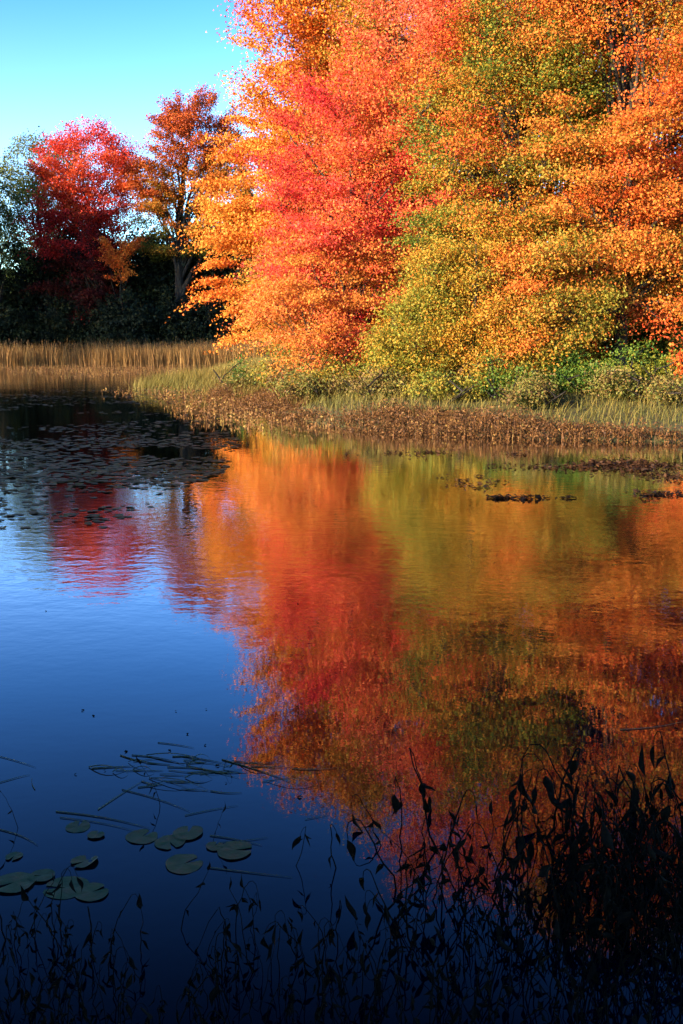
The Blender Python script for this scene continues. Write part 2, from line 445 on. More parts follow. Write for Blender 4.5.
for i, (X, Y, h, r, mt, lab) in enumerate([
        (9.5, 33, 15.5, 3.9, 'rightorange', 'orange tree in the second row behind the bare trunk'), (14.5, 31, 14, 3.6, 'gold', 'gold tree in the second row past the right picture edge'),
        (3.0, 40, 15.5, 4.2, 'olive', 'olive tree deep in the second row behind the half green one'), (7.5, 40, 17, 4.4, 'mixed', 'patchy green tree deepest in the second row'),
        (14, 40, 17, 4.6, 'mixed', 'half green tree deepest at the right of the second row'), (-.5, 44, 14, 3.6, 'gold', 'gold tree hidden behind the tall orange maple')]):
    make_tree('maple_tree', lab, 'tree', (X, Y), [(0, 0, h * .58, r, r * .8, h * .42, 3), (0, 0, h * .22, r * 1.1, r * .8, h * .2, 1.5)], M[mt], 240, 140, .20, trunk_r=.18, group=BANK,
              hue=(.42, .2, .1), seed=140 + i, spray=(1.3, 1.1, .35))

# ---- shrubs under them

def shrub(label, px, Y, rx, h, mat, n, per, leaf, seed, hue=.5, cat='shrub', spr=(.35, .3, .2), z=None):
    X = (px - 341.5) / FPX * Y
    q = np.random.default_rng(seed)
    if 'dark' not in label and h < 2: h *= .82
    bl = [(q.uniform(-.7, .7) * rx, q.uniform(-.4, .4) * rx, h * f * .5, rx * q.uniform(.4, .75), rx * .55, h * f * .52, q.uniform(.6, 1.2)) for f in (1.0, q.uniform(.5, .8), q.uniform(.75, 1.15), q.uniform(.4, .7))]
    return make_tree('shrub', label, cat, (X, Y), bl, mat, n, per, leaf, trunk_r=.016, stems=4, group=SH, top_frac=.65,
                     hue=(hue, .34, .16), seed=seed, spray=spr, droop=.1, shell=.15, up=.6)

shrub('small dark green bush standing alone in the tawny grass', 236, 36.0, .55, 1.35, M['shrubgreen'], 30, 120, .07, 41, .2)
shrub('yellow green shrub below the left edge of the scarlet maple', 288, 33.5, 1.3, 1.9, M['shrubyellow'], 60, 110, .075, 42, .5)
shrub('brown twiggy shrub at the grass edge left of the yellow green one', 262, 34.6, 1.0, 1.3, M['shrubbrown'], 44, 80, .07, 43, .5)
for lab_, px_, Y_, rx_, h_, m_, sd_ in [
        ('thin brown twigs of a shrub at the water side of the fresh green shrub', 530, 22.2, .8, .9, 'shrubbrown', 201), ('straggling brown shrub in the grass left of the low golden tree', 375, 24.8, .9, 1.0, 'shrubbrown', 202),
        ('yellowing knee high shrub in front of the low golden tree', 445, 23.4, .9, .9, 'shrubyellow', 203), ('brown and green tangle at the foot of the burnt orange tree', 625, 22.4, .8, 1.0, 'shrubbrown', 204),
        ('russet tangle in the grass below the pale yellow shrub', 320, 27.6, 1.0, 1.1, 'shrubbrown', 205), ('yellow green tangle under the right end of the half green tree', 505, 23.0, .8, 1.2, 'shrubgreen', 206),
        ('brown tangle at the right picture edge under the orange red sprig', 672, 21.6, .8, .8, 'shrubbrown', 207)]:
    shrub(lab_, px_, Y_, rx_, h_, M[m_], 60, 80, .06, sd_, .5)
shrub('dark bush in the gap behind the scarlet maple', 372, 38.0, 2.6, 4.4, M['shrubyellow'], 110, 150, .13, 209, .3)
shrub('dark bush in the gap between the scarlet and the half green tree', 425, 37.0, 2.6, 4.2, M['shrubyellow'], 110, 150, .13, 210, .35)
shrub('dark bush in the gap behind the fresh green shrub', 560, 34.0, 2.8, 4.2, M['shrubyellow'], 120, 150, .13, 211, .3)
shrub('dark bush deep behind the tall orange maple', 300, 43.0, 3.0, 4.6, M['shrubyellow'], 110, 150, .14, 212, .3)
shrub('dark bush farthest back in the shade behind the bare trunk', 640, 36.5, 3.4, 6.5, M['shrubyellow'], 150, 160, .14, 213, .3)
shrub('big dark bush deep in the shade at the right picture edge', 660, 30.5, 2.6, 4.2, M['shrubyellow'], 130, 150, .11, 208, .35)
shrub('pale yellow shrub below the scarlet maple', 345, 28.6, 1.3, 1.6, M['shrubyellow'], 66, 110, .07, 44, .55)
shrub('mixed green and gold shrub left of the low golden tree', 400, 26.0, 1.2, 1.5, M['shrubyellow'], 66, 110, .07, 45, .35)
shrub('fresh green shrub between the golden tree and the bare trunk', 556, 23.6, 1.0, 1.25, M['shrubgreen'], 66, 120, .065, 46, .5)
shrub('bright green shrub at the foot of the bare trunk', 588, 23.3, .7, 1.0, M['shrubgreen'], 44, 120, .065, 47, .55)
shrub('green shrub near the right picture edge right of the bare trunk', 650, 23.0, .95, 1.35, M['shrubgreen'], 60, 120, .065, 48, .6)
shrub('orange red sprig of a bush at the right picture edge', 680, 22.4, .5, 1.5, M['rightorange'], 26, 90, .075, 49, .25)
shrub('yellowish shrub in front of the half turned green tree', 490, 23.8, 1.0, 1.1, M['shrubyellow'], 54, 110, .065, 50, .45)
shrub('tangled brown shrub just below the half turned green tree', 520, 24.6, 1.1, 1.7, M['shrubbrown'], 54, 90, .065, 51, .7)
shrub('gold and brown shrub filling the gap under the orange maple', 315, 31.5, 1.2, 1.8, M['shrubbrown'], 54, 100, .07, 52, .55)

shrub('dark leafy shrub in the shade behind the bare trunk', 612, 27.2, 1.6, 2.4, M['shrubgreen'], 70, 120, .08, 151, .25)
shrub('tall olive shrub filling the shade at the right picture edge', 690, 27.0, 1.6, 2.6, M['shrubyellow'], 70, 120, .08, 152, .3)
shrub('tall gold green shrub between the half green tree and the bare trunk', 545, 27.4, 1.5, 2.5, M['shrubyellow'], 70, 120, .08, 153, .4)
shrub('brown shrub behind the low golden tree', 440, 28.5, 1.4, 2.2, M['shrubbrown'], 60, 120, .08, 154, .5)
# ---- the wood beyond the cattails
def fx(px, Y): return (px - 341.5) / FPX * Y
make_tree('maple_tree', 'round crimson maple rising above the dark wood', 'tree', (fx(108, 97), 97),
          [(-.9, 0, 16.4, 5.1, 4.2, 5.0, 4), (-2.2, -1, 12.0, 4.4, 3.6, 3, 1.3), (-1.0, 0, 6.5, 4.6, 4, 3.6, 1)], M['crimson'], 400, 200, .17, trunk_r=.35, group=FAR, hue=(.5, .14, .08), seed=61, blob_hue=[.72, .36, .04],  # blob_hue paints the lower crown masses darker, imitating shade
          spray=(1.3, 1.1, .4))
make_tree('maple_tree', 'rust and green maple with open dark limbs beside the crimson one', 'tree', (fx(180, 95), 95),
          [(2.4, 0, 19.8, 4.0, 3.0, 3.6, 3), (-1.9, 0, 15.4, 2.3, 2.0, 3.0, 1.3), (4.6, 0, 15.6, 3.0, 2.2, 3.6, 1.6), (0, 0, 11, 3.6, 2.5, 2.4, .8)], M['rust'], 300, 280, .17, trunk_r=.6, group=FAR, hue=(.36, .24, .1), seed=62, blob_hue=[.28, .40, .45, .85],
          spray=(1.1, .9, .4), stems=2, shell=.6, hue_h=-.3)
make_tree('willow_tree', 'pale olive willow peering over the crimson maple from behind', 'tree', (fx(56, 103), 103),
          [(0, 0, 17.5, 4.2, 3.8, 3.6, 3), (-2.5, 0, 13, 3.5, 3.5, 4, 1.2)], M['willow'], 150, 130, .2, trunk_r=.4, group=FAR, hue=(.75, .2, .15), seed=63, spray=(.8, .8, 1.3), droop=.6)
make_tree('willow_tree', 'bluish drooping willow at the left picture edge', 'tree', (fx(4, 96), 96),
          [(0, 0, 14, 3.4, 3.2, 3.6, 2), (1.8, -.5, 11, 2.6, 2.6, 3.2, 1), (-2, 0, 11, 2.6, 2.6, 4, 1)], M['willow'], 120, 110, .18, trunk_r=.35, group=FAR, hue=(.3, .2, .15), seed=64, spray=(.5, .5, 1.7), droop=.6)
make_tree('maple_tree', 'young orange maple catching the light between crimson and rust maples', 'tree', (fx(126, 92.6), 92.6),
          [(-.5, 0, 9.0, 1.0, 1.0, .8, 1), (.9, 0, 10.2, .9, .9, .7, .7), (.2, 0, 7.6, 1.5, 1.1, .6, .7), (-1.2, 0, 10.4, .5, .5, .5, .3)], M['orange'], 50, 100, .16, trunk_r=.1, group=FAR, hue=(.2, .14, .1), seed=65, spray=(.9, .6, .2), shell=.2, blob_hue=[.2, .2, .25, .2])
dk = ['dark evergreen below the willow at the left picture edge', 'dark evergreen between the willow and the crimson maple', 'dark evergreen at the foot of the crimson maple',
      'dark evergreen between the crimson and rust maples', 'dark evergreen below the open limbs of the rust maple', 'dark evergreen showing just left of the orange maple',
      'dark evergreen hidden deep behind the orange maple', 'broad dark evergreen deep in the wood behind the crimson maple',
      'broad dark evergreen deep in the wood behind the rust maple', 'broad dark evergreen deep in the wood behind the bluish willow']
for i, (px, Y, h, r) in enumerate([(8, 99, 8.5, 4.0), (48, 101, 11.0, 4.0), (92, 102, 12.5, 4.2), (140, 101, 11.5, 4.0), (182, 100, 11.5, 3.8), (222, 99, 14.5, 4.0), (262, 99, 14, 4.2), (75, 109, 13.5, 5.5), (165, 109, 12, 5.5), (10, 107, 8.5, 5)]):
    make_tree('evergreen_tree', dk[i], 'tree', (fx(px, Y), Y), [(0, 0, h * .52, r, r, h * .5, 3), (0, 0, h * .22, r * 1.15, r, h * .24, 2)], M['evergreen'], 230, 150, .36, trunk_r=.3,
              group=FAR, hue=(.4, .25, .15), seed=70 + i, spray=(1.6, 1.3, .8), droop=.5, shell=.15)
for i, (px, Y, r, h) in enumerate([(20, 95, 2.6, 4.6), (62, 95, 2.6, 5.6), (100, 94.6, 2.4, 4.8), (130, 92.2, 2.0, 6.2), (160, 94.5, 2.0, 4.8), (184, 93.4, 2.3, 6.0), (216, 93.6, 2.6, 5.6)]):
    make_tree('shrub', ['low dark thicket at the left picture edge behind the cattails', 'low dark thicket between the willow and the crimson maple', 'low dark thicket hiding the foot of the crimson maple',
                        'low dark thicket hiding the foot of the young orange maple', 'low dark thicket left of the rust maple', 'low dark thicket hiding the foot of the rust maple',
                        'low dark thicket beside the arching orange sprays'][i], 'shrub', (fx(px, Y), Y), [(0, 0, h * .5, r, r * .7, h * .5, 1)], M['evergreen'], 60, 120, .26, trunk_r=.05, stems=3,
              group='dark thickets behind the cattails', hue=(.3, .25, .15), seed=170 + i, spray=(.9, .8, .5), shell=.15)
# trees of the left bank, beside the picture: their shade lies over the wood
for i, (X, Y, h, r) in enumerate([(-38.5, 79, 20.5, 5.0), (-43, 74, 22, 5.2), (-46, 83, 22, 6), (-53, 76, 23, 6), (-38.5, 90, 22, 5.2), (-37.5, 84.5, 18.5, 4.6)]):
    make_tree('oak_tree', ['broad oak nearest the cattails on the left bank', 'oak standing alone at the water on the left bank', 'tallest oak deep on the left bank',
                           'oak farthest left behind the bank oaks', 'oak next to the bluish willow on the left bank', 'oak between the willow oak and the waterside oak on the left bank'][i], 'tree', (X, Y),
              [(0, 0, h * .75, r, r, h * .25, 3)], M['rust'], 240, 150, .32, trunk_r=.4, group='oaks shading the wood from the left bank',
              hue=(.7, .2, .1), seed=90 + i, spray=(1.5, 1.2, .5))
# bushes on the near bank, left of the camera, shading the near water
for i, (X, Y, h, r) in enumerate([(-4.6, 3.4, 3.6, 1.3), (-4.6, 1.2, 3.4, 1.4), (-4.2, -1.2, 3.4, 1.4), (-5.6, 5.2, 3.2, 1.1), (-3.4, -3.2, 3.2, 1.4)]):
    make_tree('alder_bush', ['alder bush at the near pond corner', 'dense alder bush beside the near water', 'alder bush on the bank behind the near reeds',
                             'lower alder bush farthest along the left bank', 'alder bush farthest back on the near bank'][i], 'bush', (X, Y),
              [(0, 0, h * .52, r, r, h * .5, 1)], M['shrubgreen'], 150, 240, .10, trunk_r=.05, stems=4, group='alder bushes on the near left bank', hue=(.3, .2, .1), seed=110 + i, spray=(.5, .45, .25), shell=.2)


# ------------------------------------------------------------------ reeds, grasses and dry weeds (uncountable)
def scatter(n, fn):
    """fn(n) -> candidate (X, Y, keep)"""
    out = []
    while sum(len(o) for o in out) < n:
        X, Y, k = fn(n); out.append(np.stack([X[k], Y[k]], 1))
    return np.concatenate(out)[:n]


def on_ground(XY, lo=-.06):
    z = np.maximum(ground_z(XY[:, 0], XY[:, 1]) - .02, lo)
    return np.column_stack([XY, z])


# cattail bed
def f_cat(n):
    X = rng.uniform(-46, -2, n); Y = rng.uniform(86, 91.5, n)
    e = wob(np.stack([X, 0 * X, 0 * X], 1), .6, 3) * .8
    dens = .62 + .38 * wob(np.stack([X, Y, 0 * X], 1), .7, 4)
    return X, Y, (Y > 87 + e + np.where(X > -14, -1.0, 0)) & (rng.random(n) < dens)
P = on_ground(scatter(15000, f_cat)); n = len(P)
acc = Acc()
hh = rng.normal(1.75, .22, n) * (1 + .13 * wob(P, .35, 9)); hue = np.clip(rng.normal(.42, .17, n) + .15 * wob(P, .4, 8), .01, .7)
V, F, k = blades_geo(P, hh, rng.uniform(.022, .05, n), rng.normal(0, .10, n), rng.uniform(0, .28, n), rng.uniform(0, 6.28, n))
acc.put(V, F, np.repeat(hue, k))
hs = P[rng.choice(n, 1500, replace=False)]
paths = [(np.array([[b[0], b[1], b[2] + h - .02 - l], [b[0], b[1], b[2] + h - l * .9], [b[0], b[1], b[2] + h - l * .1], [b[0], b[1], b[2] + h + .02]]), [.004, .022, .022, .003])
         for b, h, l in zip(hs, rng.normal(1.85, .15, len(hs)), rng.uniform(.15, .22, len(hs)))]
V, F = tubes_geo(paths, 5); acc.put(V, F, np.full(len(V), .98))
tag(add('cattail_reeds', acc.mesh('cattail_reeds', M['cattail'])), 'long tawny bed of dry cattails along the far water edge', 'reeds', kind='stuff')

# low weeds standing in the shallows before the cattails and the grass point
def f_weed(n):
    X = rng.uniform(-34, 0, n); Y = rng.uniform(20, 84, n)
    s = shore_dist(X, Y); w = wob(np.stack([X, Y * .5, 0 * X], 1), .5, 12)
    near = (s < 0) & (s > -2.3 - 1.3 * w) & (Y < 44) & (X > -10) & (rng.random(n) < np.clip((X + 9.5) / 5, .03, .9))
    far = (Y > 46) & (rng.random(n) < .9 * np.clip(w * .8 + (Y - 66) / 60, 0, .3)) & (s < 0)
    return X, Y, near | far
def dry_clump(acc, P, h, lf, nl, huem):
    n = len(P)
    V, F, k = blades_geo(P, h, np.full(n, .012), rng.normal(0, .2, n), rng.uniform(0, .35, n), rng.uniform(0, 6.28, n), 2)
    acc.put(V, F, np.repeat(np.clip(rng.normal(huem, .2, n), .01, .99), k))
    Q = np.repeat(P, nl, 0); m = len(Q)
    Q = Q + np.column_stack([rng.normal(0, .06, (m, 2)), rng.uniform(.15, 1.0, m) * np.repeat(h, nl)])
    V, F = leaf_geo(Q, rng.normal(size=(m, 3)) + [0, 0, .3], rng.normal(size=(m, 3)) + [0, 0, -.6], lf * rng.uniform(.6, 1.4, m), .3, .25)
    acc.put(V, F, np.repeat(np.clip(rng.normal(huem, .22, m), .01, .99), 4))
acc = Acc()
P = np.column_stack([scatter(3000, f_weed), np.full(3000, -.03)])
dry_clump(acc, P, rng.uniform(.06, .34, len(P)) * np.where(P[:, 1] > 46, 1.2, 1), .075, 3, .55)
tag(add('water_weeds', acc.mesh('water_weeds', M['dry'])), 'thin brown weeds poking from the shallows off the grassy point', 'weeds', kind='stuff')

# belt of withered brown weeds along the right shore
def f_belt(n):
    X = rng.uniform(-4.5, 11, n); Y = rng.uniform(16, 36, n)
    s = shore_dist(X, Y); w = wob(np.stack([X, Y, 0 * X], 1), .9, 14)
    return X, Y, (s > -.6 - .5 * w) & (s < 1.2 + .9 * w) & (rng.random(n) < .72 + .35 * w + .2 * (X > 3))
acc = Acc()
P = on_ground(scatter(9000, f_belt))
dry_clump(acc, P, rng.uniform(.05, .35, len(P)) * np.clip(.9 + .75 * wob(P, 1.3, 15), .2, 1.7), .052, 7, .38)
tag(add('shore_weeds', acc.mesh('shore_weeds', M['dry'])), 'belt of withered reddish brown weeds along the right shore', 'weeds', kind='stuff')

# tawny grass: the point and the bank
def f_grass(n):
    X = rng.uniform(-12, 12, n); Y = rng.uniform(18, 90, n)
    s = shore_dist(X, Y); w = wob(np.stack([X, Y, 0 * X], 1), .8, 16)
    pt = (Y > 33) & (Y < 46) & (s > -.25) & (X < -1)
    bk = (Y <= 34) & (s > .8 - .6 * w) & (s < 6) & (wob(np.stack([X, Y, 0 * X], 1), 1.0, 77) > -.9)
    bh = (Y >= 46) & (s > 0) & (s < 4) & (rng.random(n) < .25)
    return X, Y, pt | bk & (rng.random(n) < .6) | bh
P = on_ground(scatter(27000, f_grass)); n = len(P)
pt = (P[:, 1] > 33)
hue = np.clip(.46 + .2 * wob(P, .9, 17) + rng.normal(0, .14, n) - .12 * (~pt), .01, .99)
acc = Acc()
V, F, k = blades_geo(P, rng.uniform(.16, .56, n) * (1 + .25 * wob(P, .8, 18)) * np.where(pt, 1.15, .9), rng.uniform(.008, .018, n) * np.where(pt, 1.3, 1), rng.normal(.1, .2, n), rng.uniform(.1, .8, n), rng.normal(.3, 1.4, n))
acc.put(V, F, np.repeat(hue, k))
tag(add('grass', acc.mesh('shore_grass', M['grass'])), 'tawny and green grass on the point and along the bank', 'grass', kind='stuff')


# ------------------------------------------------------------------ lily pads
def pad_mesh(r, mat, seed, curl=.0, notch=.5):
    rr = random.Random(seed); n = 26; V = [(0, 0, .0015)]
    a0 = rr.uniform(0, 6.28)
    for ring in (.5, 1.0):
        for i in range(n + 1):
            t = i / n; a = a0 + notch * .5 + t * (2 * math.pi - notch)
            q = r * ring * (1 + .025 * math.sin(3 * a + seed) + .012 * math.sin(7 * a)) * (1 - .10 * (i in (0, n)) * (ring == 1))
            V.append((q * math.cos(a), q * math.sin(a) * .93, .0015 + (curl * r * max(0, math.sin(a * 1.0 + seed)) ** 2 if ring == 1 else 0) + .0008 * math.sin(5 * a + seed)))
    tri = [(0, 1 + i, 2 + i) for i in range(n)]
    quad = [(1 + i, n + 2 + i, n + 3 + i, 2 + i) for i in range(n)]
    return mesh_np('lily_pad', V, [np.array(tri), np.array(quad)], mat, True)


near = [  # px, py, width in px, label
    (142, 837, 38, 'long oval lily pad left in the pair beside the two overlapping pads'),
    (170, 843, 36, 'lily pad tucked under the edge of its left neighbour'),
    (188, 834, 36, 'lily pad at the back of the middle cluster'),
    (184, 864, 46, 'lily pad lying alone below the middle cluster'),
    (235, 851, 44, 'lily pad with straw lying behind it, right of the lone one'),
    (96, 836, 20, 'small lily pad left of the middle cluster'),
    (84, 862, 32, 'curled dark lily pad with its rim out of the water'),
    (14, 857, 20, 'small lily pad by itself near the left picture edge'),
    (42, 877, 30, 'lily pad at the back of the left heap'),
    (66, 888, 52, 'broad lily pad in front in the left heap'),
    (92, 893, 40, 'lily pad at the right end of the left heap'),
    (14, 884, 48, 'lily pad at the left picture edge in the left heap'),
    (78, 827, 30, 'grey lily pad half under the straw above the small pad'),
    (215, 847, 22, 'small lily pad between the lone pad and the straw'),
]
G = 'lily pads on the near dark water'
for i, (px, py, w, lab) in enumerate(near):
    p = on_water(px, py); dist = math.hypot(p.y, CAM_H)
    o = add('lily_pad', pad_mesh(w / 2 / FPX * dist * .82, M['pad'], i + 3, .35 if 'curled' in lab else .03, .35), None, (p.x, p.y, .0004 + .0022 * (i % 3)))
    o.rotation_euler = (random.uniform(-.004, .004), random.uniform(-.004, .004), random.uniform(0, 6.28)) if 'curled' not in lab else (.05, .1, 1.)
    tag(o, lab, 'lily pad', G)

# the field of pads before the shaded wood
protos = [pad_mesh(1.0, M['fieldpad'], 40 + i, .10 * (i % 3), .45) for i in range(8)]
def f_pads(n):
    py = rng.uniform(388, 530, n); px = rng.uniform(-60, 300, n)
    q = np.array([on_water(a, b)[:2] for a, b in zip(px, py)])
    w = wob(np.column_stack([q[:, 0] * 1.0, q[:, 1] * .55, 0 * px]), .55, 33)
    edge = np.interp(py, [388, 410, 440, 470, 500, 530], [150, 210, 225, 215, 160, 90])
    dens = np.interp(py, [388, 400, 440, 475, 500, 530], [.9, 1, .8, .45, .16, .02])
    s = shore_dist(q[:, 0], q[:, 1])
    return q[:, 0], q[:, 1], (px < edge + 25 * w) & (rng.random(n) < dens * np.clip(.5 + .7 * w + .7 * wob(np.column_stack([q[:, 0] * .8, q[:, 1] * 1.6, 0 * px]), 1.5, 34), 0, 1)) & (s < -.3)
PD = scatter(2700, f_pads)
PD = PD[np.argsort(PD[:, 1])]
LABF = 'old lily pad in the crowded patch of pads before the shaded wood'
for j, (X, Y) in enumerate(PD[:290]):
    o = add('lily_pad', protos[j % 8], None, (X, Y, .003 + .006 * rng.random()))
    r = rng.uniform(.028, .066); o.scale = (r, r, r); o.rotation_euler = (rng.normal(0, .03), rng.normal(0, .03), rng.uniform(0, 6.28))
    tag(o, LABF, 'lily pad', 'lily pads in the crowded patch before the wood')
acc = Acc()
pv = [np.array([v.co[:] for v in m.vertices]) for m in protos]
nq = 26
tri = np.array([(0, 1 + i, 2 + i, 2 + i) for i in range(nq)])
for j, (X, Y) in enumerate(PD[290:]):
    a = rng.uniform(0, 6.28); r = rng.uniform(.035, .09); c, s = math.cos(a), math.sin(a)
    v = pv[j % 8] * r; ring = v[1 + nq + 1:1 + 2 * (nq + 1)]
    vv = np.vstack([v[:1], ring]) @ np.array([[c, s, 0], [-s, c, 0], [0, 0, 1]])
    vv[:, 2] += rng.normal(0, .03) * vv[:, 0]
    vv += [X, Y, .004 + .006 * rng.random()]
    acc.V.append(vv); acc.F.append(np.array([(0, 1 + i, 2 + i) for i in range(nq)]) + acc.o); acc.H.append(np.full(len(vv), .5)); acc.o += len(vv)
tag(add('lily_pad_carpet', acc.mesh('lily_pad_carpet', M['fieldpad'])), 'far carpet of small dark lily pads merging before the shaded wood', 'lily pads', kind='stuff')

# dark floating mats of dead weed off the right shore
def mat_of_weed(px, py, wpx, dY, n, lab, seed):
    p = on_water(px, py)
    L = wpx / FPX * p.y
    r = np.random.default_rng(seed)
    cc = r.normal(0, .34, (9, 2)); ci = r.integers(9, size=n)
    X = p.x + np.clip(cc[ci, 0] + r.normal(0, .09, n), -.8, .8) * L; Y = p.y + (cc[ci, 1] + r.normal(0, .10, n)) * dY
    acc = Acc(); m = n
    Q = np.column_stack([X, Y, r.uniform(.0, .05, m) * r.random(m)])
    V, F = leaf_geo(Q, r.normal(0, .45, (m, 3)) + [0, 0, 1.1], np.column_stack([r.normal(size=m), r.normal(size=m) * .6, r.normal(0, .2, m)]), .065 * r.uniform(.4, 1.5, m), .2, .22)
    V[:, 2] = np.maximum(V[:, 2], .001)
    acc.put(V, F, np.repeat(np.clip(r.normal(.05, .10, m), .01, .6), 4))
    tag(add('weed_mat', acc.mesh('weed_mat', M['dry'])), lab, 'weed mat', 'mats of dead weed floating off the right shore', 'stuff')
mat_of_weed(632, 468, 130, 2.4, 1300, 'largest dark weed mat floating near the right picture edge', 1)
mat_of_weed(650, 494, 70, .5, 150, 'narrow weed mat in front of the largest one', 2)
mat_of_weed(560, 466, 90, 1.4, 260, 'dark weed mat left of the largest one', 3)
mat_of_weed(535, 499, 60, .2, 150, 'thin streak of weed out on the orange reflection', 4)
mat_of_weed(470, 482, 70, .9, 80, 'scattered weed mat below the golden tree', 5)
mat_of_weed(410, 455, 80, .8, 110, 'weed mat close to the shore below the scarlet maple', 6)

# ------------------------------------------------------------------ floating straws
def straw(px0, py0, px1, py1, w, lab, bow=.02, mat='straw', grp='straws floating on the near water', lift=0.0):
    a, b = on_water(px0, py0), on_water(px1, py1)
    t = np.linspace(0, 1, 7)[:, None]; a_, b_ = np.array(a), np.array(b)
    L = np.linalg.norm(b_ - a_); d = (b_ - a_) / max(L, 1e-6); nrm = np.array([-d[1], d[0], 0])
    pts = a_ + (b_ - a_) * t + nrm * np.sin(t * np.pi) * bow * L
    pts[:, 2] = .003 + lift * np.sin(t[:, 0] * np.pi)
    pts -= a_
    V, F = tubes_geo([(pts, .42 * w * (1 - .75 * np.linspace(0, 1, 7) ** 2))], 5)
    V[:, 2] *= 1
    o = add('floating_straw', mesh_np('floating_straw', V, [F], M[mat], True), None, a)
    return tag(o, lab, 'straw', grp)
SL = 'thin straw lying in the tangled raft of straws above the lily pads'
rs = random.Random(5)
for i in range(46):
    cx, cy = rs.gauss(190, 38), rs.gauss(773, 11)
    ln = rs.uniform(14, 62); an = rs.gauss(.06, .16)
    straw(cx - ln / 2 * math.cos(an), cy - ln / 2 * math.sin(an) * .6, cx + ln / 2 * math.cos(an), cy + ln / 2 * math.sin(an) * .6, rs.uniform(.003, .007), SL, rs.uniform(-.08, .08),
          grp='straws in the tangled raft', lift=rs.choice([0, 0, .02]))
for a in [(98, 810, 145, 780, .005, 'pale straw slanting up into the raft from the lower left'), (222, 760, 292, 783, .007, 'long pale straw running right from the raft'),
          (0, 830, 38, 846, .005, 'straw at the left picture edge above the small pad'), (0, 757, 36, 768, .004, 'straw at the left picture edge level with the raft'),
          (56, 812, 150, 829, .006, 'long straw lying left of the middle pads'), (60, 818, 140, 833, .004, 'thin straw beside the long one left of the middle pads'),
          (208, 868, 292, 878, .005, 'pale straw right of the lone lily pad'), (185, 816, 238, 806, .004, 'faint straw between the raft and the pads'),
          (0, 783, 30, 775, .004, 'faint curved straw left of the raft'), (35, 790, 32, 778, .004, 'short stub of straw near the left edge'),
          (305, 820, 330, 815, .003, 'short straw near the two lone stalks'), (210, 836, 262, 846, .005, 'straw behind the pad at the right of the cluster'),
          (222, 843, 268, 838, .004, 'straw crossing behind the rightmost pad'), (620, 730, 683, 722, .006, 'long straw behind the black tangle at the right picture edge'),
          (122, 790, 190, 812, .005, 'straw trailing below the raft')]:
    straw(*a, rs.uniform(-.06, .06))

for i in range(20):
    p = on_water(rs.uniform(60, 330) if i < 13 else rs.uniform(0, 680), rs.uniform(705, 800) if i < 13 else rs.uniform(560, 800))
    r_ = np.random.default_rng(900 + i); P_ = np.array([[0, 0, .004], [.012, .006, .005]])
    V, F = leaf_geo(P_[:1], np.array([[r_.normal(0, .2), r_.normal(0, .2), 1]]), np.append(r_.normal(size=2), 0)[None], np.array([r_.uniform(.012, .03)]), .12, .3)
    o = add('fallen_leaf', mesh_np('fallen_leaf', V, [F], M['blackleaf']), None, p)
    tag(o, 'tiny dark fallen leaf afloat on the open water', 'leaf', 'fallen leaves afloat on the pond')

